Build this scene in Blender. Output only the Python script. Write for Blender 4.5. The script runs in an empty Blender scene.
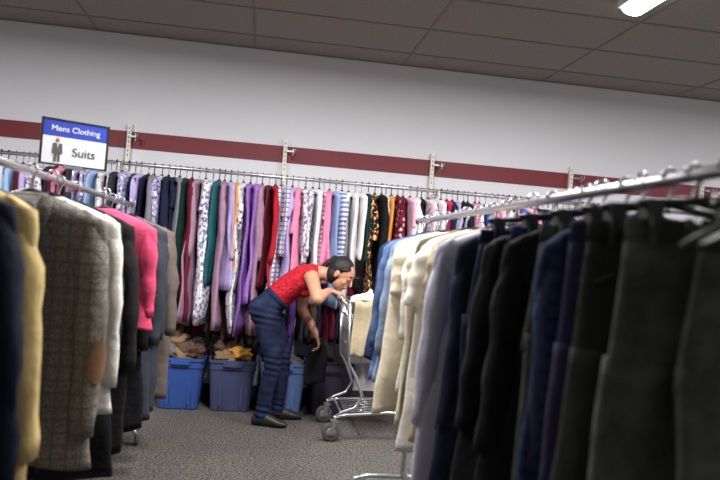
import bpy, math, random
import numpy as np
from mathutils import Vector, Matrix, noise
random.seed(7)
scene=bpy.context.scene
COL=scene.collection
try: scene.view_settings.view_transform='Standard'
except Exception: pass

# ---------------------------------------------------------------- materials
def s2l(c):
    return tuple(((x/255)/12.92 if x/255<=0.04045 else (((x/255)+0.055)/1.055)**2.4) for x in c)
def newmat(name):
    m=bpy.data.materials.new(name); m.use_nodes=True
    nt=m.node_tree; b=nt.nodes['Principled BSDF']; return m,nt,b
def N(nt,t,**k):
    n=nt.nodes.new(t)
    for a,v in k.items(): setattr(n,a,v)
    return n
def mixc(nt,fac,a,b,mode='MIX'):
    n=nt.nodes.new('ShaderNodeMix'); n.data_type='RGBA'; n.blend_type=mode
    for i,v in ((0,fac),(6,a),(7,b)):
        if hasattr(v,'is_linked') or hasattr(v,'links'): nt.links.new(v,n.inputs[i])
        else: n.inputs[i].default_value=v if i==0 else (*v,1)
    return n.outputs[2]
def ramp(nt,src,p0,p1,c0=(0,0,0),c1=(1,1,1)):
    r=nt.nodes.new('ShaderNodeValToRGB'); nt.links.new(src,r.inputs[0])
    e=r.color_ramp.elements; e[0].position=p0; e[1].position=p1
    e[0].color=(*c0,1); e[1].color=(*c1,1); return r.outputs[0]
def plain(name,c,rough=.6,metal=0.,em=0.,var=0.06,bump=0.0,bs=60):
    m,nt,b=newmat(name); c=s2l(c)
    tc=N(nt,'ShaderNodeTexCoord'); nz=N(nt,'ShaderNodeTexNoise'); nz.inputs['Scale'].default_value=6
    nt.links.new(tc.outputs['Object'],nz.inputs['Vector'])
    lo=tuple(x*(1-var) for x in c); hi=tuple(min(1,x*(1+var)) for x in c)
    nt.links.new(mixc(nt,nz.outputs[0],lo,hi),b.inputs['Base Color'])
    b.inputs['Roughness'].default_value=rough; b.inputs['Metallic'].default_value=metal
    if em:
        b.inputs['Emission Color'].default_value=(*c,1); b.inputs['Emission Strength'].default_value=em
    if bump:
        n2=N(nt,'ShaderNodeTexNoise'); n2.inputs['Scale'].default_value=bs; nt.links.new(tc.outputs['Object'],n2.inputs['Vector'])
        bp=N(nt,'ShaderNodeBump'); bp.inputs['Strength'].default_value=bump; bp.inputs['Distance'].default_value=.01
        nt.links.new(n2.outputs[0],bp.inputs['Height']); nt.links.new(bp.outputs[0],b.inputs['Normal'])
    return m
def fab(name,c,kind='plain',c2=(230,230,230),c3=None,sc=1.0,rough=.92):
    m,nt,b=newmat(name); c=s2l(c); c2=s2l(c2)
    tc=N(nt,'ShaderNodeTexCoord'); V=tc.outputs['Object']
    def nz(s,det=2):
        n=N(nt,'ShaderNodeTexNoise'); n.inputs['Scale'].default_value=s; n.inputs['Detail'].default_value=det
        nt.links.new(V,n.inputs['Vector']); return n.outputs[0]
    def wave(s,d):
        n=N(nt,'ShaderNodeTexWave'); n.bands_direction=d; n.inputs['Scale'].default_value=s; nt.links.new(V,n.inputs['Vector'])
        n.inputs['Distortion'].default_value=.3
        return n.outputs['Fac'] if 'Fac' in n.outputs else n.outputs[1]
    base=mixc(nt,nz(9),tuple(x*.78 for x in c),tuple(min(1,x*1.14) for x in c))
    if kind=='floral':
        vo=N(nt,'ShaderNodeTexVoronoi'); vo.inputs['Scale'].default_value=26*sc; nt.links.new(V,vo.inputs['Vector'])
        f=ramp(nt,vo.outputs['Distance'],.28,.36,(1,1,1),(0,0,0)); base=mixc(nt,f,base,c2)
        if c3:
            f2=ramp(nt,nz(34*sc),.55,.6); base=mixc(nt,f2,base,s2l(c3))
    elif kind=='stripe':
        f=ramp(nt,wave(9*sc,'Z'),.45,.55); base=mixc(nt,f,base,c2)
    elif kind=='check':
        f=ramp(nt,wave(9*sc,'Z'),.72,.82); base=mixc(nt,f,base,c2)
        f=ramp(nt,wave(9*sc,'X'),.72,.82); base=mixc(nt,f,base,c2)
    elif kind=='tweed':
        f=ramp(nt,nz(170,4),.42,.58); base=mixc(nt,f,base,c2)
        g=ramp(nt,wave(7.5,'Z'),.86,.93,(0,0,0),(.7,.7,.7)); base=mixc(nt,g,base,tuple(x*.35 for x in c))
        g=ramp(nt,wave(7.5,'X'),.86,.93,(0,0,0),(.7,.7,.7)); base=mixc(nt,g,base,tuple(x*.35 for x in c))
        g=ramp(nt,wave(34,'Z'),.6,.8,(0,0,0),(.45,.45,.45)); base=mixc(nt,g,base,tuple(x*.5 for x in c))
        g=ramp(nt,wave(34,'X'),.6,.8,(0,0,0),(.45,.45,.45)); base=mixc(nt,g,base,tuple(x*.5 for x in c))
    elif kind=='denim':
        f=ramp(nt,nz(14,5),.4,.75); base=mixc(nt,f,base,c2)
        g=ramp(nt,nz(260,3),.4,.7,(0,0,0),(.35,.35,.35)); base=mixc(nt,g,base,c2)
    elif kind=='lace':
        vo=N(nt,'ShaderNodeTexVoronoi'); vo.inputs['Scale'].default_value=70; nt.links.new(V,vo.inputs['Vector'])
        f=ramp(nt,vo.outputs['Distance'],.2,.5,(1,1,1),(0,0,0)); base=mixc(nt,f,base,c2)
    nt.links.new(base,b.inputs['Base Color'])
    b.inputs['Roughness'].default_value=rough
    b.inputs['Specular IOR Level'].default_value=.2
    bp=N(nt,'ShaderNodeBump'); bp.inputs['Strength'].default_value=.6; bp.inputs['Distance'].default_value=.01
    nt.links.new(nz(24,4),bp.inputs['Height']); nt.links.new(bp.outputs[0],b.inputs['Normal'])
    return m

# ---------------------------------------------------------------- mesh builder
class MB:
    def __init__(s): s.v=[];s.f=[];s.m=[];s.sm=[];s.mats=[]
    def mi(s,mat):
        if mat not in s.mats: s.mats.append(mat)
        return s.mats.index(mat)
    def add(s,vs,fs,mat,smooth=True):
        o=len(s.v); s.v+= [tuple(p) for p in vs]; k=s.mi(mat)
        for f in fs: s.f.append([i+o for i in f]); s.m.append(k); s.sm.append(smooth)
    def loft(s,rings,mat,cap=True,smooth=True,closed=True):
        n=len(rings[0]); vs=[p for r in rings for p in r]; fs=[]
        for i in range(len(rings)-1):
            for j in range(n if closed else n-1):
                a=i*n+j; b=i*n+(j+1)%n; fs.append([a,b,b+n,a+n])
        if cap and closed: fs.append(list(range(n))[::-1]); o=(len(rings)-1)*n; fs.append([o+i for i in range(n)])
        s.add(vs,fs,mat,smooth)
    def tube(s,path,r,mat,n=8,cap=True):
        path=[Vector(p) for p in path]; rs=r if isinstance(r,(list,tuple)) else [r]*len(path)
        rings=[]; ref=None
        for i,p in enumerate(path):
            t=(path[min(i+1,len(path)-1)]-path[max(i-1,0)]).normalized()
            if ref is None: ref=Vector((0,0,1)) if abs(t.z)<.9 else Vector((1,0,0))
            u=(ref-t*ref.dot(t)).normalized(); ref=u; w=t.cross(u)
            rings.append([p+(u*math.cos(2*math.pi*k/n)+w*math.sin(2*math.pi*k/n))*rs[i] for k in range(n)])
        s.loft(rings,mat,cap)
    def box(s,c,d,mat,M=None):
        x,y,z=d[0]/2,d[1]/2,d[2]/2; c=Vector(c)
        vs=[Vector((a*x,b*y,e*z)) for a in(-1,1) for b in(-1,1) for e in(-1,1)]
        if M: vs=[M@p for p in vs]
        vs=[p+c for p in vs]
        s.add(vs,[[0,1,3,2],[4,6,7,5],[0,4,5,1],[2,3,7,6],[0,2,6,4],[1,5,7,3]],mat,False)
    def lathe(s,c,axis,prof,mat,n=20):
        c=Vector(c);ax=Vector(axis).normalized(); ref=Vector((0,0,1)) if abs(ax.z)<.9 else Vector((1,0,0))
        u=(ref-ax*ref.dot(ax)).normalized(); w=ax.cross(u)
        s.loft([[c+ax*h+(u*math.cos(2*math.pi*k/n)+w*math.sin(2*math.pi*k/n))*r for k in range(n)] for r,h in prof],mat)
    def ell(s,c,r,mat,F=None,n=20,m=14,fn=None):
        c=Vector(c); rings=[]
        for i in range(m+1):
            th=math.pi*(0.02+0.96*i/m); ring=[]
            for k in range(n):
                ph=2*math.pi*k/n; d=Vector((math.sin(th)*math.cos(ph),math.sin(th)*math.sin(ph),math.cos(th)))
                q=Vector((d.x*r[0],d.y*r[1],d.z*r[2]))
                if fn: q=q*fn(d)
                if F: q=F@q
                ring.append(c+q)
            rings.append(ring)
        s.loft(rings,mat)
    def obj(s,name,parent=None):
        me=bpy.data.meshes.new(name); me.from_pydata(s.v,[],s.f)
        for m in s.mats: me.materials.append(m)
        me.polygons.foreach_set('material_index',s.m); me.polygons.foreach_set('use_smooth',s.sm)
        me.update(); o=bpy.data.objects.new(name,me); COL.objects.link(o)
        if parent: o.parent=parent
        return o
def empty(name,loc=(0,0,0),rz=0):
    e=bpy.data.objects.new(name,None); e.location=loc; e.rotation_euler=(0,0,rz); e.empty_display_size=.1; COL.objects.link(e); return e

# ---------------------------------------------------------------- common mats
chrome=plain('chrome',(200,200,205),.28,.9); steel=plain('brushed_steel',(150,152,156),.4,.8)
whiteplastic=plain('white_plastic',(225,225,225),.4); blackplastic=plain('black_plastic',(25,25,28),.45)
greyplastic=plain('grey_plastic',(110,112,118),.5); rubber=plain('rubber',(70,68,66),.7)

# ---------------------------------------------------------------- room
YW=5.7; ZC=2.81; XL,XR,YF=-4.6,6.2,-2.2
wallm=plain('wall_paint',(219,219,224),.85,var=.02,bump=.05,bs=90)
ceil_m,nt,b=newmat('ceiling_tile')
tc=N(nt,'ShaderNodeTexCoord'); n1=N(nt,'ShaderNodeTexNoise'); n1.inputs['Scale'].default_value=90; n1.inputs['Detail'].default_value=5
nt.links.new(tc.outputs['Object'],n1.inputs['Vector'])
nt.links.new(ramp(nt,n1.outputs[0],.3,.62,s2l((128,123,117)),s2l((154,149,143))),b.inputs['Base Color']); b.inputs['Roughness'].default_value=.95
carpet,nt,b=newmat('speckled_carpet')
tc=N(nt,'ShaderNodeTexCoord')
n1=N(nt,'ShaderNodeTexNoise'); n1.inputs['Scale'].default_value=75; n1.inputs['Detail'].default_value=3
n2=N(nt,'ShaderNodeTexVoronoi'); n2.inputs['Scale'].default_value=95
n3=N(nt,'ShaderNodeTexNoise'); n3.inputs['Scale'].default_value=2.2
for n_ in(n1,n2,n3): nt.links.new(tc.outputs['Object'],n_.inputs['Vector'])
base=ramp(nt,n1.outputs[0],.38,.64,s2l((24,23,23)),s2l((112,106,100)))
f=ramp(nt,n2.outputs['Distance'],.12,.22,(1,1,1),(0,0,0))
base=mixc(nt,f,base,s2l((158,150,138)))
base=mixc(nt,ramp(nt,n3.outputs[0],.3,.7,(.0,.0,.0),(.35,.35,.35)),base,s2l((54,54,56)))
nt.links.new(base,b.inputs['Base Color']); b.inputs['Roughness'].default_value=.97
bp=N(nt,'ShaderNodeBump'); bp.inputs['Strength'].default_value=.5; bp.inputs['Distance'].default_value=.006
nt.links.new(n1.outputs[0],bp.inputs['Height']); nt.links.new(bp.outputs[0],b.inputs['Normal'])
def slab(name,c,d,m):
    mb=MB(); mb.box(c,d,m); return mb.obj(name)
cx,cy=(XL+XR)/2,(YF+YW)/2
slab('wall_back',(cx,YW+.05,ZC/2),(XR-XL+.2,.1,ZC),wallm)
slab('wall_front',(cx,YF-.05,ZC/2),(XR-XL+.2,.1,ZC),wallm)
slab('wall_left',(XL-.05,cy,ZC/2),(.1,YW-YF,ZC),wallm)
slab('wall_right',(XR+.05,cy,ZC/2),(.1,YW-YF,ZC),wallm)
slab('floor',(cx,cy,-.05),(XR-XL+.2,YW-YF+.2,.1),carpet)
slab('ceiling',(cx,cy,ZC+.05),(XR-XL+.2,YW-YF+.2,.1),ceil_m)
tbar=plain('ceiling_grid_paint',(122,117,110),.7)
g=MB()
x=1.05-1.22*5
while x<XR:
    if x>XL: g.box((x,cy,ZC-.002),(.018,YW-YF-.01,.004),tbar)
    x+=1.22
y=YW-.35
while y>YF: g.box((cx,y,ZC-.0025),(XR-XL-.01,.018,.004),tbar); y-=.61
g.box((cx,YW-.012,ZC-.003),(XR-XL-.01,.02,.005),tbar)
g.obj('trim_ceiling_grid')
maroon=plain('maroon_paint',(112,32,42),.6,var=.04)
t=MB(); t.box((cx,YW-.006,1.975),(XR-XL-.01,.012,.13),maroon); t.obj('trim_stripe')
t=MB(); t.box((cx,YW-.006,.05),(XR-XL-.01,.012,.1),plain('baseboard_vinyl',(50,48,48),.6)); t.obj('baseboard_back')
# ---------------------------------------------------------------- wall rail
RY=5.38; RZ=1.755
e=empty('wall_clothes_rail')
r=MB(); r.tube([(-3.2,RY,RZ),(0,RY,RZ),(3.9,RY,RZ)],.014,chrome,10); r.obj('rail',e)
r=MB(); cream=plain('cream_metal',(222,218,205),.5)
for k in range(-2,4):
    X=.135+1.218*k
    r.box((X,YW-.03,1.25),(.03,.035,1.69),cream)
    for zz in np.arange(1.85,2.08,.035): r.box((X,YW-.0485,zz),(.006,.002,.016),blackplastic)
    r.box((X,(YW+RY)/2-.01,RZ-.03),(.008,YW-RY-.02,.04),cream)
    r.box((X,RY,RZ-.015),(.012,.03,.03),cream)
    r.box((X+.035,YW-.07,1.995),(.05,.012,.012),steel); r.box((X+.062,YW-.09,1.985),(.008,.05,.05),steel)
    r.tube([(X+.062,YW-.115,1.97),(X+.075,YW-.13,1.985),(X+.08,YW-.13,2.02)],.005,steel,6)
r.obj('standards',e)

# ---------------------------------------------------------------- garments
def frame(O,ang):
    O=Vector(O); c,s_=math.cos(ang),math.sin(ang)
    return lambda x,y,z: Vector((O.x+c*x-s_*y,O.y+s_*x+c*y,O.z+z))
def hanger(mb,T,hw,mat,clips=False,k=1.0,hookmat=None):
    pts=[T(0,.0,-.07),T(0,0,-.045),T(.004,0,-.025)]
    for a in range(-30,200,30):
        A=math.radians(a); pts.append(T(.018*math.cos(A),0,.002+.018*math.sin(A)))
    mb.tube(pts,.003*k,hookmat or steel,5)
    if clips:
        mb.tube([T(-hw*.9,0,-.075),T(-hw*.3,0,-.062),T(0,0,-.05),T(hw*.3,0,-.062),T(hw*.9,0,-.075)],.008,mat,6)
        for sx in(-1,1):
            p=T(sx*hw*.75,0,-.09); mb.box(p,(.03,.03,.05),mat)
    else:
        mb.tube([T(-hw,0,-.15),T(-hw*.5,0,-.105),T(0,0,-.066),T(hw*.5,0,-.105),T(hw,0,-.15)],[.006,.010,.012,.010,.006],mat,6)
        mb.tube([T(-hw,0,-.15),T(hw,0,-.15)],.005,mat,6)
def garment(mb,O,ang,mat,L=.75,hw=.21,ht=.03,seed=0,sleeves=.55,sr=.04,n=24,nz=16,fold=1.0,flare=1.05,
            hang=None,lapel=None,button=None,patch=None,inner=None,sleeve_out=.02,collar=None,pockets=False,hk=1.0,hookmat=None,slant=0):
    R=random.Random(seed); T=frame(O,ang)
    ph=[R.uniform(0,6.28) for _ in range(6)]; k1=R.uniform(2.2,3.6); k2=R.uniform(5,7.5)
    zk=[-.072,-.082,-.098,-.12,-.15,-.20,-.32,-.5,-L]
    wk=[.045,.07,.125,.18,hw*.97,hw,hw*.97,hw*.95,hw*flare]
    wk=[min(a,hw*.98) if i<5 else a for i,a in enumerate(wk)]
    tk=[.016,.03,.036,ht*1.0,ht*1.15,ht*1.2,ht*1.05,ht,ht*1.1]
    if L<.55: zk[-2]=-L*.8
    zk_=[-a for a in zk]
    cw={}
    def wt(z):
        if z not in cw: cw[z]=(float(np.interp(-z,zk_,wk)),float(np.interp(-z,zk_,tk)))
        return cw[z]
    so3=Vector((seed*1.37,seed*.71,seed*2.3))
    def fo(q,z):
        A=min(1,max(0,(-z-.16)/.5))
        return fold*(A*(.013*math.sin(k1*q+ph[0]+z*2.)+.008*math.sin(k2*q+ph[1]-z*3.))+.006*A*math.sin(z*9+ph[2])+.016*(A+.25)*noise.noise(Vector((q*2.2,z*4.5,0))+so3))
    def loc(z): return (.014*math.sin(z*4+ph[3])*min(1,-z))+slant*max(0,-z-.15)
    def front(x,z,s=-1):
        w,t_=wt(z); q=max(-1,min(1,x/w)); return s*t_*(1-abs(q)**2.6)**.42+fo(q,z)
    zs=[-.072,-.08,-.09,-.105,-.12,-.135,-.15,-.17]+list(np.linspace(-.2,-L,nz))
    hs=R.uniform(-.025,.025)
    rings=[]
    for z in zs:
        z=float(z); w,t_=wt(z); ring=[]; A=min(1,max(0,(-z-.16)/.4))
        for k in range(n):
            a=2*math.pi*k/n; q=math.cos(a); x=w*q*(1+.05*A*noise.noise(Vector((z*6,q,7))+so3))
            y=(1 if math.sin(a)>0 else -1)*t_*(1-abs(q)**2.6)**.42+fo(q,z)
            zz=z+A*(hs*q+(.016*math.sin(3*q+ph[4]) if -z>L-.06 else 0))
            ring.append(T(x+loc(z),y,zz))
        rings.append(ring)
    mb.loft(rings,mat)
    if sleeves:
        for sx in(-1,1):
            m=12; rg=[]; nn=14; so=sleeve_out+R.uniform(-.015,.012); sy=R.uniform(-.03,.03)
            for i in range(m+1):
                t=i/m; z=-.13-sleeves*t
                xx=sx*((hw-sr*.95)+so*1.6*math.sin(min(1,t*1.3)*1.6)); yy=sy*t-.012*math.sin(t*3.)*1.0
                ra=sr*(.55+.6*min(1,t*3.5) if t<.25 else 1.12-.25*t)*(1+.09*math.sin(t*19+ph[5])); rb=ra*(.95 if sr>.045 else .75)
                ring=[]
                for k in range(nn):
                    a=2*math.pi*k/nn; wob=1+.22*noise.noise(Vector((math.cos(a)*1.4,math.sin(a)*1.4,t*5*sleeves*2+sx))+so3)
                    ring.append(T(xx+ra*.85*wob*math.cos(a)+loc(z),yy+rb*wob*math.sin(a),z+(.5*ra*math.cos(a)*-sx if i==0 else 0)))
                rg.append(ring)
            mb.loft(rg,mat)
            if patch and sx==patch[1]:
                t=.66; z=-.13-sleeves*t
                xx=sx*((hw-sr*.95)+so*1.6*math.sin(min(1,t*1.3)*1.6)); rr=sr*(1.12-.25*t)*1.13
                grid=[]
                for i in range(9):
                    ring=[]
                    zz=z-.07+.14*i/8; hwid=math.sqrt(max(.02,1-((i-4)/4.2)**2))*.65
                    for k in range(9):
                        a=-.55+ (k/8-.5)*2*hwid
                        a=a if sx>0 else math.pi-a
                        ring.append(T(xx+rr*.9*math.cos(a)+loc(zz),-.010+rr*math.sin(a),zz))
                    grid.append(ring)
                mb.loft(grid,patch[0],cap=False,closed=False)
    if inner:
        g_=[]
        for i in range(8):
            t=i/7; z=-.085-.33*t; w=.05*(1-t)+.003
            g_.append([T(w*u+loc(z),front(w*u,z)-.003,z) for u in(-1,-.5,0,.5,1)])
        mb.loft(g_,inner,cap=False,closed=False)
    if lapel:
        for sx in(-1,1):
            g_=[]
            for i in range(12):
                t=i/11; z=-.082-.36*t
                xi=.048*(1-t)+.004
                wd=np.interp(t,[0,.2,.28,.33,.4,1],[.035,.055,.04,.075,.07,.006])
                g_.append([T(sx*(xi+wd*u)+loc(z),front(sx*(xi+wd*u),z)-(.010+.006*math.sin(u*3.14)),z) for u in(0,.33,.66,1)])
            mb.loft(g_,lapel,cap=False,closed=False)
        g_=[]
        for i in range(14):
            z=-.43-(L-.45)*i/13
            g_.append([T(u+loc(z),front(u,z)-.004,z) for u in(-.004,.004)])
        mb.loft(g_,blackplastic,cap=False,closed=False)
    if collar:
        pts=[]
        for k in range(13):
            a=math.pi*2*k/12; pts.append(T(.055*math.cos(a),.03*math.sin(a),-.08-.012*(1-math.sin(a))))
        mb.tube(pts,.012,collar,8)
        for sx in(-1,1):
            vs=[T(sx*.004,-.045,-.10),T(sx*.06,-.035,-.08),T(sx*.075,-.05,-.12),T(sx*.03,-.055,-.155)]
            mb.add(vs,[[0,1,2,3]],collar,False)
    if button:
        for z in (np.arange(-.45,-L+.12,-.1) if lapel else np.arange(-.16,-L+.05,-.085)):
            y=front(.0,z); mb.lathe(T(.012+loc(z),y-.003,z),T(0,-1,0)-T(0,0,0),[(.008,0),(.009,.004),(.006,.006)],button,8)
    if pockets:
        for sx in(-1,1):
            z=-L+.24; g_=[[T(sx*(.07+.11*u)+loc(z),front(sx*(.07+.11*u),z-dz)-.006,z-dz) for u in(0,.33,.66,1)] for dz in(0,.025,.05)]
            mb.loft(g_,mat,cap=False,closed=False)
    if hang: hanger(mb,T,hw*.9,hang,k=hk,hookmat=hookmat)
def trousers(mb,O,ang,mat,L=.95,hw=.2,seed=0,hang=None,ht=.03,seam=None,spread=0,nz=22,n=34):
    R=random.Random(seed); T=frame(O,ang); ph=[R.uniform(0,6.28) for _ in range(6)]; so3=Vector((seed*.37,seed*.91,seed*1.3))
    def ring(cx_,w,t,z,A):
        out=[]
        for k in range(n):
            a=2*math.pi*k/n; q=math.cos(a)
            y=(1 if math.sin(a)>0 else -1)*t*(1-abs(q)**2.4)**.45+A*(.014*math.sin(3*q+ph[0]+z*3+cx_*9)+.008*math.sin(7*q+ph[1]-z*4)+.022*noise.noise(Vector((q*1.6+cx_*8,z*5,0))+so3))
            out.append(T(cx_+w*q+A*.014*math.sin(z*6+ph[2])+A*.012*noise.noise(Vector((q,z*7,3))+so3),y,z))
        return out
    top=[ring(0,hw,.016,-.10,0),ring(0,hw*1.005,.02,-.115,0),ring(0,hw*1.01,.02,-.14,0)]
    mb.loft(top,mat)
    body=[ring(0,hw*(1.0+.12*t),.018+(ht-.018)*t+.006,-.138-.24*t,.4*t) for t in np.linspace(0,1,8)]
    mb.loft(body,mat)
    for sx in(-1,1):
        rg=[]
        for t in np.linspace(0,1,nz):
            w=hw*(.56-.14*t); rg.append(ring(sx*(hw*(.56-.02*t+.03*math.sin(t*4+ph[4]))+spread*t),w,ht*(1.0+.1*math.sin(t*9+ph[3])),-.34-(L-.34)*t,.4+.6*t))
        mb.loft(rg,mat)
    for u in(-.8,-.45,0,.45,.8): mb.box(T(u*hw,-.024,-.12),(.012,.008,.05),mat)
    sm=seam or mat
    for sx in(-1,1):
        mb.tube([T(sx*hw*.45,-.03,-.145),T(sx*hw*.6,-.036,-.18),T(sx*hw*.95,-.026,-.215)],.003,sm,5)
    mb.tube([T(0,-.03,-.145),T(0,-.034,-.25),T(-.02,-.036,-.3)],.0025,sm,5)
    mb.lathe(T(0,-.022,-.12),T(0,-1,0)-T(0,0,0),[(.008,0),(.008,.006)],steel,8)
    if hang: hanger(mb,T,hw,hang,True,k=1.3)

P={}
def pal(k,*a,**kw): P[k]=fab('cloth_'+k,*a,**kw)
pal('white',(232,230,232)); pal('cream',(216,206,186)); pal('lav',(178,164,212)); pal('purple',(98,62,138)); pal('violet',(146,104,182))
pal('pink',(228,136,172)); pal('ltpink',(236,188,206)); pal('hot',(208,50,94)); pal('red',(164,32,42)); pal('maroon',(98,28,46))
pal('green',(22,56,52)); pal('teal',(36,92,100)); pal('navy',(30,34,58)); pal('blue',(62,90,164)); pal('ltblue',(152,182,222)); pal('black',(22,22,26))
pal('grey',(126,124,134)); pal('orange',(216,146,76)); pal('brown',(88,66,56)); pal('olive',(84,80,62)); pal('char',(50,50,56)); pal('mauve',(158,124,146))
pal('florw',(228,224,228),'floral',(160,120,165),(100,120,155)); pal('florp',(232,204,216),'floral',(196,96,136),(240,240,240))
pal('florb',(24,22,30),'floral',(220,90,80),(230,200,120)); pal('florl',(164,162,196),'floral',(230,230,240),(100,80,140)); pal('florg',(200,200,204),'floral',(70,72,86),(230,230,232))
pal('strb',(222,224,232),'stripe',(110,128,180)); pal('strp',(232,222,228),'stripe',(206,130,160)); pal('chk',(218,214,218),'check',(134,126,160)); pal('florr',(120,26,40),'floral',(220,190,190),(60,20,40))
def pick(X):
    if X<-1.1: return random.choice(['lav','florw','grey','pink','ltblue','white','brown','mauve','florl','maroon','florg','char','chk'])
    if X<-.78: return random.choice(['blue','purple','navy','lav','teal','char','black','grey','florl','mauve'])
    if X<-.5: return random.choice(['green','black','maroon','char','navy','florl','grey','green'])
    if X<-.15: return random.choice(['florw','lav','florg','violet','teal','florl','grey','florw','chk','mauve'])
    if X<.1: return random.choice(['purple','teal','maroon','lav','florp','mauve','violet','florw'])
    if X<.5: return random.choice(['white','ltpink','florp','pink','strp','lav','white','florw','chk','ltpink'])
    if X<.78: return random.choice(['ltpink','white','ltblue','strb','lav','florw','florp','white'])
    if X<1.05: return random.choice(['maroon','florb','florr','cream','orange','black','green','florp','white'])
    if X<1.45: return random.choice(['pink','hot','white','maroon','ltpink','florp','florr','black','strp','white'])
    return random.choice(['navy','lav','white','florw','blue','black','maroon','chk','florl','pink','ltpink'])
special={-.60:('green',.98),-.43:('florw',1.15),-.22:('orange',.92),.09:('red',1.0),.02:('maroon',.85),.86:('florb',.9),.63:('white',.95),.52:('ltblue',.95),-.3:('mauve',1.2)}
mb=MB(); X=-2.5; i=0
while X<2.95:
    key=pick(X); L=random.choice([.58,.64,.7,.76,.84,.95,1.0])
    if -.75<X<.0: L=random.uniform(.85,1.2)
    for s_,(k,l) in special.items():
        if abs(X-s_)<.024: key,L=k,l
    hw=random.uniform(.15,.215); sl=random.choice([.0,.0,.18,.3,.45,.52,.52])
    garment(mb,(X,RY+random.uniform(-.02,.02),RZ),math.pi/2+random.uniform(-.2,.2),P[key],L=L,hw=hw,ht=random.uniform(.014,.028),seed=i,fold=1.25,
        sleeves=sl,sr=random.uniform(.022,.034),n=20,nz=13,flare=random.uniform(.8,1.15),hang=random.choice([blackplastic,whiteplastic,blackplastic]),hookmat=random.choice([blackplastic,steel]),hk=1.3,sleeve_out=.004)
    X+=random.uniform(.040,.056); i+=1
mb.obj('hanging_blouses')
e=empty('lower_clothes_rail')
r=MB(); r.tube([(-3.2,5.52,1.02),(3.9,5.52,1.02)],.012,steel,8); r.obj('rail',e)
mb=MB(); X=-2.4
while X<2.9:
    garment(mb,(X,5.52,1.02),math.pi/2+random.uniform(-.15,.15),P[random.choice(['black','char','navy','brown','black','olive','maroon','char','purple'])],
        L=random.uniform(.5,.58),hw=.15,ht=.026,seed=i,sleeves=.35,sr=.03,n=14,nz=7,hang=None); X+=random.uniform(.055,.075); i+=1
mb.obj('lower_clothes',e)
# ---------------------------------------------------------------- free-standing racks
def rack(name,X,y0,y1,z=1.4,fw=.2):
    e=empty(name,(X,(y0+y1)/2,0)); o=e.location
    r=MB(); r.tube([(0,y0-o.y-.05,z),(0,0,z),(0,y1-o.y+.05,z)],.0135,chrome,12)
    for y in(y0-.05,y1+.05): r.lathe((0,y-o.y,z),(0,1,0),[(.01,-.008),(.018,-.004),(.018,.004),(.01,.008)],blackplastic,12)
    r.obj('rail',e)
    r=MB()
    for y in(y0,y1):
        yy=y-o.y
        r.tube([(0,yy,.09),(0,yy,z)],.013,chrome,10)
        r.tube([(-fw,yy,.05),(-fw+.02,yy,.085),(-fw+.08,yy,.1),(fw-.08,yy,.1),(fw-.02,yy,.085),(fw,yy,.05)],.012,chrome,8)
        for sx in(-1,1):
            r.lathe((sx*fw-.012,yy,.03),(1,0,0),[(.01,0),(.03,.002),(.03,.022),(.01,.024)],rubber,14)
    r.tube([(0,y0-o.y,.12),(0,y1-o.y,.12)],.011,chrome,8)
    r.obj('frame',e)
    return e
LX=-.78; rack('clothes_rack',LX,.9,4.25,fw=.15)
RX=.80; rack('clothes_rack',RX,.45,3.5,fw=.26)

navy=fab('suit_navy',(20,24,42)); blk=fab('suit_black',(18,18,22)); blk2=fab('suit_black_warm',(28,26,28))
butter=fab('blazer_butter',(214,188,128)); tweed=fab('tweed',(148,142,132),'tweed',(88,84,80))
pinkj=fab('jacket_pink',(208,72,106)); slate=fab('suit_slate',(52,56,64)); taupe=fab('suit_taupe',(100,90,84)); whitec=fab('cotton_white',(218,214,204))
suede=plain('tan_suede',(124,90,62),.95,bump=.2)
LR=[
('suit_jacket',1.35,blk,1.0,.25,dict(lapel=blk,inner=whitec,sleeves=.62,sr=.055),0),
('suit_jacket',1.63,navy,1.02,.25,dict(lapel=navy,inner=whitec,sleeves=.62,sr=.055,button=blackplastic),0),
('blazer',1.80,butter,.98,.25,dict(lapel=butter,sleeves=.62,sr=.055,button=suede),.0),
('suit_jacket',2.12,slate,.85,.20,dict(lapel=slate,sleeves=.5,sr=.045),-.05),
('tweed_jacket',2.42,tweed,.93,.26,dict(lapel=tweed,inner=whitec,sleeves=.72,sr=.060,patch=(suede,1),button=suede,pockets=True),.02),
('dress_shirt',2.60,whitec,.80,.25,dict(collar=whitec,sleeves=.6,sr=.045,button=whiteplastic),.035),
('suit_jacket',2.82,blk,1.12,.25,dict(lapel=blk,inner=whitec,sleeves=.62,sr=.055),0),
('suit_jacket',3.03,blk2,1.1,.25,dict(lapel=blk2,sleeves=.62,sr=.055,pockets=True),.01),
('pink_jacket',3.30,pinkj,.58,.24,dict(lapel=pinkj,sleeves=.42,sr=.05,button=whiteplastic),.07),
('suit_jacket',3.50,blk,1.12,.25,dict(lapel=blk,sleeves=.6,sr=.055),0.01),
('suit_jacket',3.68,slate,1.1,.26,dict(lapel=slate,sleeves=.6,sr=.055),0.02),
('suit_jacket',3.90,slate,1.1,.26,dict(lapel=slate,sleeves=.6,sr=.055),.02),
('suit_jacket',4.12,taupe,1.1,.26,dict(lapel=taupe,sleeves=.6,sr=.055,pockets=True),.04),
]
for k,(nm,Y,mt,L,hw,op,sh) in enumerate(LR):
    mb=MB(); garment(mb,(LX+sh,Y,1.4),random.uniform(-.1,.06),mt,L=L,hw=hw,ht=.05,seed=100+k,n=44,nz=26,fold=.8,hang=blackplastic,hookmat=chrome,hk=1.2,**op)
    mb.obj(nm)
den1=fab('denim_dark',(30,42,72),'denim',(52,68,104)); den2=fab('denim_mid',(58,78,118),'denim',(98,120,158)); den3=fab('denim_light',(104,122,150),'denim',(150,166,190))
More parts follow.
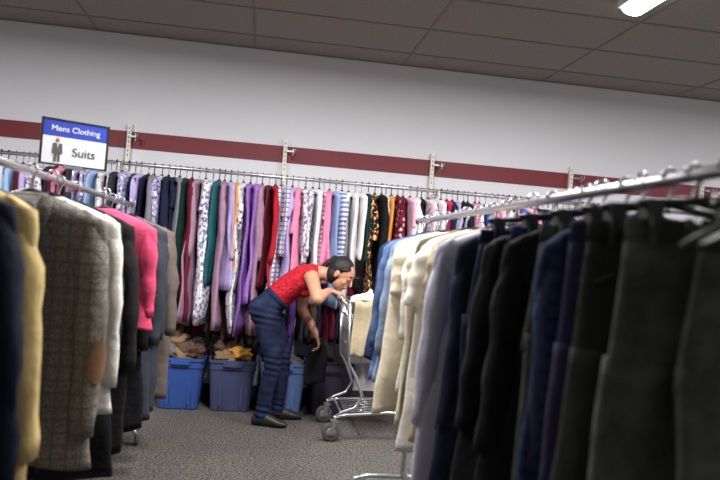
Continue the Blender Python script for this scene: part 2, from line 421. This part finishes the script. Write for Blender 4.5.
creamc=fab('cotton_cream',(210,200,178)); beige=fab('cotton_beige',(174,160,132)); khaki=fab('khaki',(112,102,82)); lavw=fab('cotton_lavender',(190,190,206))
nv=fab('twill_navy',(28,31,52)); bk=fab('twill_black',(22,22,24)); chr_=fab('jean_charcoal',(56,59,55),'denim',(90,93,86)); plaid=fab('plaid_navy',(38,50,84),'check',(28,34,58))
plum=fab('twill_plum',(50,44,74)); oliv=fab('twill_olive',(42,45,37))
RR=[
('denim_jacket',3.40,den1,.72,.22,'s',-.04,.5),('denim_jacket',3.31,den2,.8,.22,'s',0,.5),('denim_jacket',3.2,den1,.78,.21,'s',-.03,.5),('denim_jacket',3.08,den3,.76,.22,'s',-.02,.5),
('casual_shirt',2.96,creamc,.84,.22,'s',-.05,.22),('casual_shirt',2.86,whitec,.78,.21,'s',0,.4),('casual_shirt',2.75,creamc,.86,.22,'s',-.03,.2),('casual_shirt',2.65,khaki,.84,.20,'s',0,.3),
('casual_shirt',2.56,whitec,.88,.22,'s',-.05,.24),('casual_shirt',2.46,creamc,.74,.21,'s',.0,.45),('casual_shirt',2.36,beige,.82,.22,'s',-.02,.2),('casual_shirt',2.26,khaki,.86,.2,'s',-.04,.2),('casual_shirt',2.14,lavw,.98,.25,'s',-.03,.58),
('casual_shirt',1.97,nv,1.0,.235,'s',-.03,.55),('trousers',1.87,nv,1.05,.2,'t',.04,0),('casual_shirt',1.76,bk,.95,.245,'s',-.03,.5),('trousers',1.66,den1,1.05,.2,'t',.03,0),('casual_shirt',1.56,bk,.95,.235,'s',-.02,.5),
('trousers',1.47,chr_,1.05,.2,'t',.03,0),('casual_shirt',1.39,plaid,.95,.225,'s',-.03,.5),('trousers',1.30,plum,1.05,.2,'t',.04,0),('trousers',1.22,oliv,1.05,.2,'t',.05,0),
('jeans',1.13,chr_,1.08,.19,'t',.07,0),('jeans',1.04,chr_,1.08,.2,'t',.03,0)]
for k,(nm,Y,mt,L,hw,kd,sl,sv) in enumerate(RR):
    mb=MB(); gx=RX+(.09 if nm=='jeans' and k==len(RR)-1 else 0)
    if kd=='s': garment(mb,(gx+random.uniform(-.015,.015),Y,1.4),random.uniform(-.06,.12),mt,L=L,hw=hw,ht=.034,seed=200+k,n=44,nz=24,fold=1.3,sleeves=sv,sr=.043 if sv>.3 else .05,hang=blackplastic,hookmat=chrome,hk=1.4,collar=mt,button=whiteplastic if k<12 else blackplastic,slant=sl,sleeve_out=.012)
    else: trousers(mb,(gx,Y,1.4),random.uniform(-.08,.12),mt,L=L,hw=hw,seed=300+k,hang=blackplastic,spread=sl)
    mb.obj(nm)
mb=MB()
for k in range(3): hanger(mb,frame((RX,.98-.055*k,1.4),random.uniform(-.2,.2)),.19,blackplastic,k=1.3,hookmat=chrome)
mb.obj('empty_hangers')
# ---------------------------------------------------------------- sign
e=empty('aisle_sign',(-.82,3.14,0),math.radians(28))
W,H,Z0=.27,.19,1.49
m=MB(); m.box((0,.006,Z0+H/2),(W,.004,H),whiteplastic)
for sx in(-1,1): m.box((sx*(W/2),.004,Z0+H/2),(.008,.012,H+.008),blackplastic)
for z in(Z0,Z0+H): m.box((0,.004,z),(W+.008,.012,.007),blackplastic)
m.obj('frame',e)
m=MB(); m.box((0,.002,Z0+.153),(W-.01,.004,.068),plain('sign_blue',(44,66,176),.5)); m.obj('blue_panel',e)
m=MB(); m.box((0,.002,Z0+.06),(W-.01,.004,.116),plain('sign_white',(228,228,234),.5)); m.obj('white_panel',e)
m=MB(); m.tube([(0,.006,1.4),(0,.006,Z0)],.006,chrome,8); m.box((0,.006,1.4),(.035,.04,.04),chrome); m.box((0,.006,Z0-.006),(.08,.02,.012),chrome); m.obj('stem',e)
def text(s,x,z,size,mat,align='CENTER'):
    c=bpy.data.curves.new('lettering','FONT'); c.body=s; c.size=size; c.align_x=align; c.extrude=.0006; c.materials.append(mat)
    o=bpy.data.objects.new('lettering',c); COL.objects.link(o); o.parent=e; o.location=(x,-.001,z); o.rotation_euler=(math.pi/2,0,0); return o
text('Mens Clothing',0,Z0+.142,.034,plain('sign_letter_white',(245,245,245),.5))
text('Suits',.038,Z0+.042,.052,plain('sign_letter_black',(20,20,24),.5))
m=MB(); fx=-.07; zb=Z0+.01
m.ell((fx,-.002,zb+.094),(.008,.002,.01),plain('sign_skin',(170,120,90)))
gm=plain('sign_suit',(88,84,80))
def poly(pts,mat,y=-.002): m.add([(fx+a,y,zb+b) for a,b in pts],[list(range(len(pts)))],mat,False)
poly([(-.018,.08),(.018,.08),(.021,.035),(.013,.033),(.012,.04),(-.012,.04),(-.013,.033),(-.021,.035)],gm)
poly([(-.012,.042),(-.001,.042),(-.003,0),(-.012,0)],gm); poly([(.001,.042),(.012,.042),(.012,0),(.003,0)],gm)
poly([(-.004,.082),(.004,.082),(0,.058)],whiteplastic,-.003)
m.obj('figure',e)

# ---------------------------------------------------------------- bins
def lump(mb,c,r,seed,mat,amp=.28,n=30,mm=20):
    o=Vector((seed*3.1,seed*1.7,seed))
    def fn(d):
        a=noise.noise(d*1.8+o); b_=abs(noise.noise(Vector((d.x*3.5,d.y*3.5,d.z*5))+o)); return 1+amp*a-amp*1.2*b_+amp*.3
    mb.ell(c,r,mat,n=n,m=mm,fn=fn)
def tote(X,Y0,mat,pile,seed):
    e=empty('storage_bin',(X,Y0+.24,0)); mb=MB()
    hx,hy,h=.172,.235,.375
    def rr(ax,ay,z,rad=.04):
        pts=[]
        for qx,qy,a0 in((1,1,0),(-1,1,90),(-1,-1,180),(1,-1,270)):
            for k in range(5):
                a=math.radians(a0+k*22.5); pts.append(Vector((qx*(ax-rad)+rad*math.cos(a),qy*(ay-rad)+rad*math.sin(a),z)))
        return pts
    s0=.82
    rings=[rr(hx*s0-.01,hy*s0-.01,0.0,.03),rr(hx*s0,hy*s0,.008),rr(hx*(.86),hy*.86,.1),rr(hx*.92,hy*.92,.24),rr(hx*.94,hy*.94,.30),rr(hx*.965,hy*.965,.305),rr(hx*.97,hy*.97,h-.022),
      rr(hx,hy,h-.022),rr(hx,hy,h),rr(hx*.96,hy*.97,h),rr(hx*.95,hy*.96,h-.02),rr(hx*.9,hy*.9,.2),rr(hx*.8,hy*.8,.012,.03)]
    mb.loft(rings,mat,smooth=False)
    for xx in(-.075,.075): mb.box((xx,-hy*.90,.17),(.010,.008,.24),mat,Matrix.Rotation(-.10,3,'X'))
    mb.box((0,-hy-.006,h-.03),(.13,.02,.028),mat); mb.box((0,-hy*.975-.002,h-.055),(.11,.014,.012),mat)
    mb.obj('tub',e)
    p=MB()
    for k,(dx,dy,z,rx,ry,rz,mt) in enumerate(pile): lump(p,(dx,dy,z),(rx,ry,rz),seed+k*1.3,mt,.4)
    p.obj('clothes_pile',e)
tan=fab('cloth_tan',(128,106,80)); must=fab('cloth_mustard',(180,130,62)); dk=fab('cloth_dark',(40,36,38)); gry=fab('cloth_ash',(104,100,98))
binblue=plain('tote_blue',(50,80,148),.45); binslate=plain('tote_slate',(66,72,108),.45); binlt=plain('tote_lightblue',(84,108,158),.45); bindk=plain('tote_dark',(52,48,66),.45)
tote(-.505,5.14,binblue,[(-.03,0,.35,.13,.19,.10,tan),(.05,-.08,.40,.10,.1,.07,P['brown']),(-.04,.05,.45,.13,.12,.07,tan),(.07,.02,.46,.09,.12,.05,dk),(-.08,-.1,.40,.07,.09,.05,gry)],1)
tote(-.135,5.14,binslate,[(0,0,.34,.14,.19,.08,tan),(.03,-.06,.40,.10,.12,.05,must),(-.08,.03,.42,.08,.14,.07,P['brown']),(.06,.08,.42,.09,.1,.07,dk),(-.06,-.12,.38,.08,.07,.05,tan)],5)
tote(.235,5.14,binlt,[(0,0,.32,.14,.19,.07,dk),(.03,-.05,.36,.1,.12,.05,gry)],9)
tote(.605,5.14,bindk,[(0,0,.34,.14,.19,.1,dk),(-.04,-.03,.42,.09,.14,.1,dk)],13)
# ---------------------------------------------------------------- shopping cart
e=empty('shopping_cart',(.95,4.74,0)); ox,oy=.95,4.74
c=MB()
def C(x,y,z): return (x-ox,y-oy,z)
def B(t,s,h):
    xr=.60+.03*(1-h); x=xr+(1.42-.04*(1-h)-xr)*t
    w=(.22+.045*h)*(1-t)+(.16+.04*h)*t; z0=.50+.08*t; z1=.90-.05*t
    return C(x,4.74+s*w,z0+(z1-z0)*h)
for s_ in(-1,1):
    for k in range(21): t=k/20; c.tube([B(t,s_,0),B(t,s_,1)],.0028,chrome,5)
    for h in(.0,.2,.4,.6,.8): c.tube([B(0,s_,h),B(1,s_,h)],.003,chrome,5)
    c.tube([B(0,s_,1),B(1,s_,1)],.007,chrome,8)
for k in range(13):
    s_=-1+k/6; c.tube([B(0,s_,0),B(1,s_,0),B(1,s_,1)],.0028,chrome,5); c.tube([B(0,s_,0),B(0,s_,1)],.0028,chrome,5)
for t in np.linspace(0,1,9): c.tube([B(t,-1,0),B(t,1,0)],.003,chrome,5)
for t in(0,1):
    for h in(.25,.5,.75): c.tube([B(t,-1,h),B(t,1,h)],.003,chrome,5)
    c.tube([B(t,-1,1),B(t,1,1)],.007,chrome,8)
for k in range(9):
    s_=-.9+k*.225; c.tube([B(.06,s_,.4),B(.26,s_,.42),B(.30,s_,1.0)],.003,chrome,5)
c.tube([B(.30,-.95,1),B(.30,.95,1)],.005,chrome,6)
for s_ in(-1,1): c.tube([B(0,s_,.75),C(.575,4.74+s_*.262,.88),C(.545,4.74+s_*.262,.915)],.009,chrome,8)
c.tube([C(.54,4.475,.92),C(.54,5.005,.92)],.011,chrome,10)
c.tube([C(.54,4.52,.92),C(.54,4.96,.92)],.0155,greyplastic,12)
c.obj('basket',e)
c=MB()
for s_ in(-1,1):
    yr=4.74+s_*.25; yf=4.74+s_*.17
    c.tube([C(.56,yr,.16),C(.60,yr,.19),C(.68,yr,.22),C(.72,yr,.30),C(.67,yr,.42),C(.62,4.74+s_*.235,.50),C(.60,4.74+s_*.262,.88)],.011,chrome,8)
    c.tube([C(.56,yr,.16),C(.62,yr,.17),C(.9,4.74+s_*.22,.19),C(1.38,yf,.17)],.011,chrome,8)
    c.tube([C(1.3,yf,.17),C(1.2,yf,.38),C(1.22,4.74+s_*.17,.56)],.01,chrome,8)
c.tube([C(.60,4.49,.17),C(.60,4.99,.17)],.008,chrome,8); c.tube([C(1.38,4.57,.17),C(1.38,4.91,.17)],.008,chrome,8)
for k in range(9):
    s_=-1+k/4; c.tube([C(.62,4.74+s_*.23,.18),C(1.36,4.74+s_*.16,.175)],.003,chrome,5)
for xx in(.75,.95,1.15): c.tube([C(xx,4.52,.185),C(xx,4.96,.185)],.003,chrome,5)
c.obj('chassis',e)
c=MB()
for xx,yy in((.535,4.49),(.535,4.99),(1.34,4.57),(1.34,4.91)):
    c.lathe(C(xx,yy-.015,.06),(0,1,0),[(.02,-.003),(.045,-.002),(.058,.0),(.06,.006),(.06,.024),(.058,.03),(.045,.032),(.02,.033)],rubber,24)
    c.lathe(C(xx,yy-.02,.06),(0,1,0),[(.02,-.001),(.03,.0),(.03,.04),(.02,.041)],greyplastic,16)
    for dy in(-.026,.026):
        c.add([Vector(C(xx+a,yy+dy+b_,z)) for a,z in((-.012,.05),(.012,.05),(.035,.13),(.0,.13)) for b_ in(-.002,.002)],[[0,2,4,6],[1,7,5,3],[0,1,3,2],[2,3,5,4],[4,5,7,6],[6,7,1,0]],steel,False)
    c.box(C(xx+.018,yy,.133),(.05,.058,.008),steel); c.tube([C(xx+.02,yy,.13),C(xx+.02,yy,.165)],.012,steel,8)
c.obj('casters',e)
mb=MB(); lump(mb,(.75,4.70,.86),(.10,.14,.09),3.3,whitec,.4); lump(mb,(.70,4.64,.905),(.07,.07,.04),8.1,P['white'],.35); lump(mb,(.84,4.66,.91),(.07,.09,.06),5.1,P['white'],.4)
mb.obj('white_cloth_bundle')
mb=MB(); lump(mb,(1.0,4.74,.68),(.26,.14,.11),4.4,khaki,.35); lump(mb,(.92,4.76,.74),(.11,.10,.06),2.4,P['brown'],.35); lump(mb,(1.1,4.74,.80),(.13,.12,.08),6.4,gry,.35)
mb.obj('folded_clothes')
mb=MB(); sheet=[]
for i in range(22):
    t=i/21
    if t<.25: y=4.56+(-.07)*(t/.25); z=.80+.11*(t/.25)
    else: y=4.465-.006*math.sin(t*9); z=.912-(.36)*((t-.25)/.75)
    sheet.append([Vector((.62+.13*u+.006*math.sin(t*5),y-.008*math.sin(u*14+1)*t,z+.006*math.sin(u*9))) for u in np.linspace(0,1,16)])
mb.loft(sheet,beige,cap=False,closed=False); o=mb.obj('draped_cloth')
sm=o.modifiers.new('solid','SOLIDIFY'); sm.thickness=.006
# ---------------------------------------------------------------- woman
skin,nt,b=newmat('skin')
tc=N(nt,'ShaderNodeTexCoord'); n1=N(nt,'ShaderNodeTexNoise'); n1.inputs['Scale'].default_value=12; nt.links.new(tc.outputs['Object'],n1.inputs['Vector'])
nt.links.new(mixc(nt,n1.outputs[0],s2l((176,120,96)),s2l((196,142,116))),b.inputs['Base Color']); b.inputs['Roughness'].default_value=.5
b.inputs['Subsurface Weight'].default_value=.1; b.inputs['Subsurface Radius'].default_value=(.02,.008,.004)
redtop=fab('red_lace',(166,20,36),'lace',(190,56,66)); jeans=fab('woman_denim',(22,28,52),'denim',(38,47,78)); shoem=plain('shoe_leather',(36,32,30),.5)
hairm=plain('dark_hair',(18,13,12),.6,bump=.4,bs=120); lipm=plain('lips',(150,80,76),.5); eyew=plain('eye_white',(200,196,190),.3); eyeb=plain('iris_brown',(40,26,20),.3)
seamm=plain('denim_seam',(16,20,38),.8)
LAB=[skin,jeans,redtop,shoem]
body=MB(); SAMP=[]
def cr(p0,p1,p2,p3,t):
    return .5*((2*p1)+(p2-p0)*t+(2*p0-5*p1+4*p2-p3)*t*t+(3*p1-p0-3*p2+p3)*t*t*t)
def limb(pts,rad,side,labels,n=18,sub=6,tgt=body,rec=True):
    pts=[Vector(p) for p in pts]; rad=[(r,r) if not isinstance(r,tuple) else r for r in rad]; side=Vector(side)
    S=[]
    for i in range(len(pts)-1):
        p0=pts[i-1] if i>0 else pts[i]*2-pts[i+1]; p3=pts[i+2] if i+2<len(pts) else pts[i+1]*2-pts[i]
        for k in range(sub):
            t=k/sub; S.append((cr(p0,pts[i],pts[i+1],p3,t),rad[i][0]*(1-t)+rad[i+1][0]*t,rad[i][1]*(1-t)+rad[i+1][1]*t,labels if isinstance(labels,int) else labels[i]))
    S.append((pts[-1],rad[-1][0],rad[-1][1],labels if isinstance(labels,int) else labels[-1]))
    rings=[]
    def fr(i):
        t=(S[min(i+1,len(S)-1)][0]-S[max(i-1,0)][0]).normalized(); s=(side-t*side.dot(t)).normalized(); return t,s,t.cross(s)
    def ring(p,a,b_,s,d): return [p+s*(a*math.cos(6.28318*k/n))+d*(b_*math.sin(6.28318*k/n)) for k in range(n)]
    t,s,d=fr(0); p,a,b_,_=S[0]; m_=min(a,b_)
    for q in(80,60,40,20):
        Q=math.radians(q); rings.append(ring(p-t*m_*math.sin(Q)*.9,a*math.cos(Q),b_*math.cos(Q),s,d))
    for i,(p,a,b_,l) in enumerate(S):
        t,s,d=fr(i); rings.append(ring(p,a,b_,s,d))
        if rec: SAMP.append((p,s,d,t,a,b_,l))
    t,s,d=fr(len(S)-1); p,a,b_,_=S[-1]; m_=min(a,b_)
    for q in(20,40,60,80):
        Q=math.radians(q); rings.append(ring(p+t*m_*math.sin(Q)*.9,a*math.cos(Q),b_*math.cos(Q),s,d))
    tgt.loft(rings,skin)
Yc=4.90
limb([(.055,Yc,.74),(.085,Yc,.80),(.15,Yc,.875),(.235,Yc,.955),(.315,Yc,1.01),(.375,Yc,1.045),(.41,Yc,1.055)],
     [(.135,.085),(.146,.098),(.12,.090),(.130,.092),(.15,.098),(.135,.075),(.07,.055)],(0,1,0),[1,1,2,2,2,2,2],n=28)
for s_ in(-1,1): limb([(.03,Yc+s_*.072,.79),(.045,Yc+s_*.072,.74)],[.080,.074],(0,1,0),1)
for s_ in(-1,1): limb([(.315,Yc+s_*.065,.945),(.325,Yc+s_*.065,.93)],[.05,.045],(0,1,0),2)
limb([(.35,Yc-.125,1.035),(.36,Yc,1.05),(.35,Yc+.125,1.035)],[.053,.055,.053],(1,0,0),2)
LRAD=[(.077,.085),(.069,.073),(.051,.053),(.046,.049),(.038,.041),(.041,.045)]
limb([(.075,Yc-.08,.76),(.115,Yc-.09,.58),(.14,Yc-.09,.42),(.115,Yc-.085,.26),(.095,Yc-.08,.10),(.095,Yc-.08,.055)],LRAD,(0,1,0),1)
limb([(.085,Yc+.085,.76),(.165,Yc+.10,.58),(.215,Yc+.11,.42),(.21,Yc+.115,.26),(.205,Yc+.12,.10),(.205,Yc+.12,.055)],LRAD,(0,1,0),1)
for X0,Y0,dx,dy in((.095,Yc-.08,.95,-.25),(.205,Yc+.12,.99,.1)):
    limb([(X0-.045*dx,Y0-.045*dy,.036),(X0+.04*dx,Y0+.04*dy,.04),(X0+.12*dx,Y0+.12*dy,.028),(X0+.165*dx,Y0+.165*dy,.022)],[(.033,.036),(.037,.042),(.043,.028),(.03,.02)],(-dy,dx,0),3)
hc=Vector((.565,Yc-.05,1.062))
f_=Vector((.76,-.42,-.50)).normalized(); u_=Vector((.50,-.05,.86)); u_=(u_-f_*u_.dot(f_)).normalized(); s__=u_.cross(f_).normalized()
def Hd(a,b_,c_): return hc+f_*a+s__*b_+u_*c_
HM=Matrix((f_,s__,u_)).transposed()
limb([(.385,Yc,1.055),(.45,Yc-.01,1.058),Hd(-.03,0,-.04)],[.055,.05,.050],(0,1,0),0)
def hell(a,b_,c_,r):
    body.ell(Hd(a,b_,c_),r,skin,F=HM,n=22,m=14); SAMP.append((Hd(a,b_,c_),f_,s__,u_,r[0],r[1],0,r[2]))
hell(0,0,.02,(.093,.073,.085)); hell(.03,0,-.045,(.056,.055,.062)); hell(.052,0,-.088,(.026,.028,.02))
hell(.05,.038,-.03,(.03,.02,.028)); hell(.05,-.038,-.03,(.03,.02,.028)); hell(.078,0,.024,(.014,.046,.010))
for s_ in(-1,1): hell(-.002,s_*.076,-.012,(.018,.008,.030))
limb([Hd(.088,0,.012),Hd(.102,0,-.012),Hd(.110,0,-.028)],[.008,.009,.011],s__,0,n=10)
limb([Hd(.084,-.018,-.058),Hd(.089,0,-.056),Hd(.084,.018,-.058)],[.007,.008,.007],u_,0,n=8)
def hand(wr,dr,nrm,th,curl,k=1.0):
    wr=Vector(wr); dr=Vector(dr).normalized(); nrm=Vector(nrm); nrm=(nrm-dr*nrm.dot(dr)).normalized(); sd=dr.cross(nrm).normalized()*th
    limb([wr,wr+dr*.035,wr+dr*.08*k],[(.026,.019),(.036,.016),(.038,.013)],sd,0,n=16)
    for q,(o,l) in enumerate(((.029,.9),(.0095,1.0),(-.0105,.94),(-.029,.74))):
        p=wr+dr*.078*k+sd*o; d=dr.copy(); P_=[p-dr*.02]; P_.append(p); a=0
        for seg,cu in((.040,curl*.8),(.027,curl*1.1),(.021,curl*.9)):
            a+=cu; d=dr*math.cos(a)-nrm*math.sin(a); p=p+d*seg*l*k+sd*(o*.03); P_.append(p)
        limb(P_,[.0085,.009,.0085,.0078,.0065],sd,0,n=10,sub=3)
    p=wr+dr*.02+sd*.026
    limb([p,p+dr*.03+sd*.022-nrm*.008,p+dr*.055+sd*.026-nrm*.024,p+dr*.072+sd*.02-nrm*.034],[.013,.0115,.010,.008],nrm,0,n=10,sub=3)
sh=(.355,Yc-.165,1.03); el=(.385,4.50,.90); wr=(.475,4.655,.952)
limb([(.35,Yc-.13,1.035),sh,(.372,4.62,.965),el],[.055,.050,.042,.036],(0,0,1),[2,0,0,0])
limb([el,(.425,4.57,.928),wr],[.038,.034,.024],(0,0,1),0)
hand(wr,(.85,.35,-.15),(.1,0,1),1,.75)
sh=(.365,Yc+.165,1.02); el=(.325,Yc+.155,.79); wr=(.43,Yc+.08,.63)
limb([(.36,Yc+.13,1.03),sh,(.34,Yc+.165,.90),el],[.055,.050,.043,.037],(0,1,0),[2,0,0,0])
limb([el,(.385,Yc+.12,.70),wr],[.038,.034,.024],(0,1,0),0)
hand(wr,(.35,-.15,-.9),(.9,.1,.35),-1,.7)
tmp=body.obj('tmp_body')
md=tmp.modifiers.new('r','REMESH'); md.mode='VOXEL'; md.voxel_size=.0055; md.use_smooth_shade=True
ms=tmp.modifiers.new('s','SMOOTH'); ms.factor=.5; ms.iterations=3
dg=bpy.context.evaluated_depsgraph_get(); me=bpy.data.meshes.new_from_object(tmp.evaluated_get(dg))
bpy.data.objects.remove(tmp)
nf=len(me.polygons)
cen=np.zeros(nf*3); me.polygons.foreach_get('center',cen); cen=cen.reshape(-1,3)
best=np.full(nf,1e9); lab=np.zeros(nf,int)
for sm_ in SAMP:
    p,s,d,t,a,b_,l=sm_[:7]; c3=sm_[7] if len(sm_)>7 else min(a,b_)
    P0=np.array(p[:]); idx=np.nonzero(np.abs(cen-P0).max(axis=1)<max(a,b_,c3)*2.2+.03)[0]
    r=cen[idx]-P0; k=np.sqrt((r@np.array(s[:])/a)**2+(r@np.array(d[:])/b_)**2+(r@np.array(t[:])/c3)**2)
    dist=(k-1)*min(a,b_); w=dist<best[idx]; best[idx[w]]=dist[w]; lab[idx[w]]=l
nk=(lab==2)&(cen[:,0]>.405)&(abs(cen[:,1]-Yc)<.085); lab[nk]=0
me.materials.clear()
for m_ in LAB: me.materials.append(m_)
me.polygons.foreach_set('material_index',lab.tolist()); me.polygons.foreach_set('use_smooth',[True]*nf)
nv_=len(me.vertices); vco=np.zeros(nv_*3); me.vertices.foreach_get('co',vco); vco=vco.reshape(-1,3)
vno=np.zeros(nv_*3); me.vertices.foreach_get('normal',vno); vno=vno.reshape(-1,3)
vl=np.zeros(nv_,int); lv=np.zeros(len(me.loops),int); me.loops.foreach_get('vertex_index',lv)
lt=np.zeros(nf,int); me.polygons.foreach_get('loop_total',lt); vl[lv]=np.repeat(lab,lt)
for j in np.nonzero((vl==1)|(vl==2))[0]:
    q=Vector(vco[j].tolist()); a=noise.noise(Vector((q.x*9,q.y*9,q.z*20)))+.3*noise.noise(q*34)
    # crisper folds behind the knees, at the hip crease and the ankles
    k_=math.exp(-((q.z-.42)/.07)**2)+math.exp(-((q.z-.74)/.06)**2)+1.2*math.exp(-((q.z-.09)/.06)**2)
    vco[j]+=vno[j]*(.004+.004*a+(.004*k_*math.sin(q.z*150+q.x*25+q.y*12) if vl[j]==1 else 0))
me.vertices.foreach_set('co',vco.ravel()); me.update()
W_=empty('woman',(0,0,0))
o=bpy.data.objects.new('body',me); COL.objects.link(o); o.parent=W_
h=MB()
def hfn(d):
    an=math.atan2(d.y,d.z+.3); return 1+.012*math.sin(an*34+2*noise.noise(d*3))+.03*noise.noise(d*2.5)
h.ell(Hd(-.022,0,.032),(.092,.083,.092),hairm,F=HM,n=48,m=24,fn=hfn)
h.ell(Hd(-.03,.0,-.02),(.068,.078,.075),hairm,F=HM,n=26,m=14)
h.ell(Hd(-.095,0,.055),(.034,.036,.036),hairm,F=HM,n=22,m=12,fn=lambda d:1+.06*math.sin(d.x*14+d.y*8))
h.tube([Hd(-.085,0,.05),Hd(-.125,0,.02),Hd(-.135,.004,-.03),Hd(-.12,.006,-.075)],[.02,.024,.02,.006],hairm,12)
for s_ in(-1,1): h.tube([Hd(.055,s_*.05,.07),Hd(.035,s_*.068,.045),Hd(0,s_*.078,.025)],[.010,.012,.010],hairm,8)
h.obj('hair',W_)
h=MB()
for s_ in(-1,1):
    h.ell(Hd(.078,s_*.031,.004),(.010,.012,.0065),eyew,F=HM,n=12,m=8); h.ell(Hd(.085,s_*.031,.003),(.0045,.0055,.0055),eyeb,F=HM,n=10,m=6)
    h.tube([Hd(.085,s_*.018,.011),Hd(.089,s_*.031,.012),Hd(.078,s_*.046,.008)],[.002,.003,.002],skin,6)
    h.tube([Hd(.087,s_*.014,.026),Hd(.090,s_*.03,.031),Hd(.078,s_*.048,.026)],[.003,.0035,.002],hairm,6)
h.tube([Hd(.089,-.02,-.058),Hd(.095,-.006,-.055),Hd(.095,.006,-.055),Hd(.089,.02,-.058)],[.002,.005,.005,.002],lipm,8)
h.obj('face_details',W_)
h=MB()
ax=Vector((.066,0,.078)).normalized(); nx=Vector((-ax.z,0,ax.x)); c0=Vector((.140,Yc,.862)); rg=[]
for dz in(-.016,-.014,.014,.016):
    g_=.004 if abs(dz)>.015 else .009
    rg.append([c0+ax*dz+Vector((0,1,0))*((.124+g_)*math.cos(6.28318*k/36))+nx*((.093+g_)*math.sin(6.28318*k/36)) for k in range(36)])
h.loft(rg,jeans)
h.tube([Vector((.06,Yc-.150,.785)),Vector((.095,Yc-.152,.775)),Vector((.125,Yc-.140,.80)),Vector((.14,Yc-.130,.83))],.0022,seamm,6)
h.obj('jeans_waistband',W_)
mb=MB(); rg=[]
for i in range(20):
    t=i/19; z=.60-.32*t; wx=.028+.05*min(1,t*2.2); ring=[]
    for k in range(26):
        a=6.28318*k/26; q=math.cos(a); ring.append(Vector((.452+wx*q+.008*math.sin(t*6),Yc+.065+(.012+.012*t)*math.sin(a)+.010*math.sin(4*q+t*3),z+.012*t*math.sin(3*q))))
    rg.append(ring)
mb.loft(rg,P['black']); mb.obj('dark_garment')

# ---------------------------------------------------------------- lights
lens=plain('diffuser',(255,250,240),.5,em=7)
for X,Y,EN in((2.05,3.23,96),(-1.7,3.1,88),(.2,3.15,104),(4.6,3.2,74),(-2.6,.0,8),(2.2,-.5,8)):
    e=empty('fluorescent_light',(X,Y,ZC)); m=MB(); m.box((0,0,-.02),(.17,1.25,.04),whiteplastic); m.obj('housing',e)
    m=MB(); m.loft([[Vector((.075*math.cos(a),y,-.04-.045*math.sin(a))) for a in np.linspace(0,math.pi,9)] for y in(-.6,.6)],lens,closed=False)
    m.add([(.075*math.cos(a),y,-.04-.045*math.sin(a)) for y in (-.6,.6) for a in np.linspace(0,math.pi,9)],[list(range(9)),list(range(9,18))],lens,False)
    m.obj('diffuser',e)
    L_=bpy.data.lights.new('tube_light','AREA'); L_.shape='RECTANGLE'; L_.size=.16; L_.size_y=1.2; L_.energy=EN; L_.color=(.99,.975,.96)
    lo=bpy.data.objects.new('tube_light',L_); COL.objects.link(lo); lo.parent=e; lo.location=(0,0,-.1)
w=bpy.data.worlds.new('world'); scene.world=w; w.use_nodes=True; w.node_tree.nodes['Background'].inputs[0].default_value=(.5,.5,.52,1); w.node_tree.nodes['Background'].inputs[1].default_value=.2

# ---------------------------------------------------------------- camera
cam=bpy.data.cameras.new('camera'); cam.lens=35; cam.sensor_width=36; co=bpy.data.objects.new('camera',cam); COL.objects.link(co)
ps,pt,rl=math.radians(8),math.radians(1.3),math.radians(4.3)
F=Vector((math.sin(ps)*math.cos(pt),math.cos(ps)*math.cos(pt),math.sin(pt))); R0=Vector((math.cos(ps),-math.sin(ps),0)); U0=R0.cross(F)
U=U0*math.cos(rl)-R0*math.sin(rl); R_=R0*math.cos(rl)+U0*math.sin(rl)
M=Matrix((R_,U,-F)).transposed().to_4x4(); M.translation=(0,0,1.2); co.matrix_world=M
cam.dof.use_dof=True; cam.dof.focus_distance=4.9; cam.dof.aperture_fstop=2.4; cam.clip_start=.05
scene.camera=co
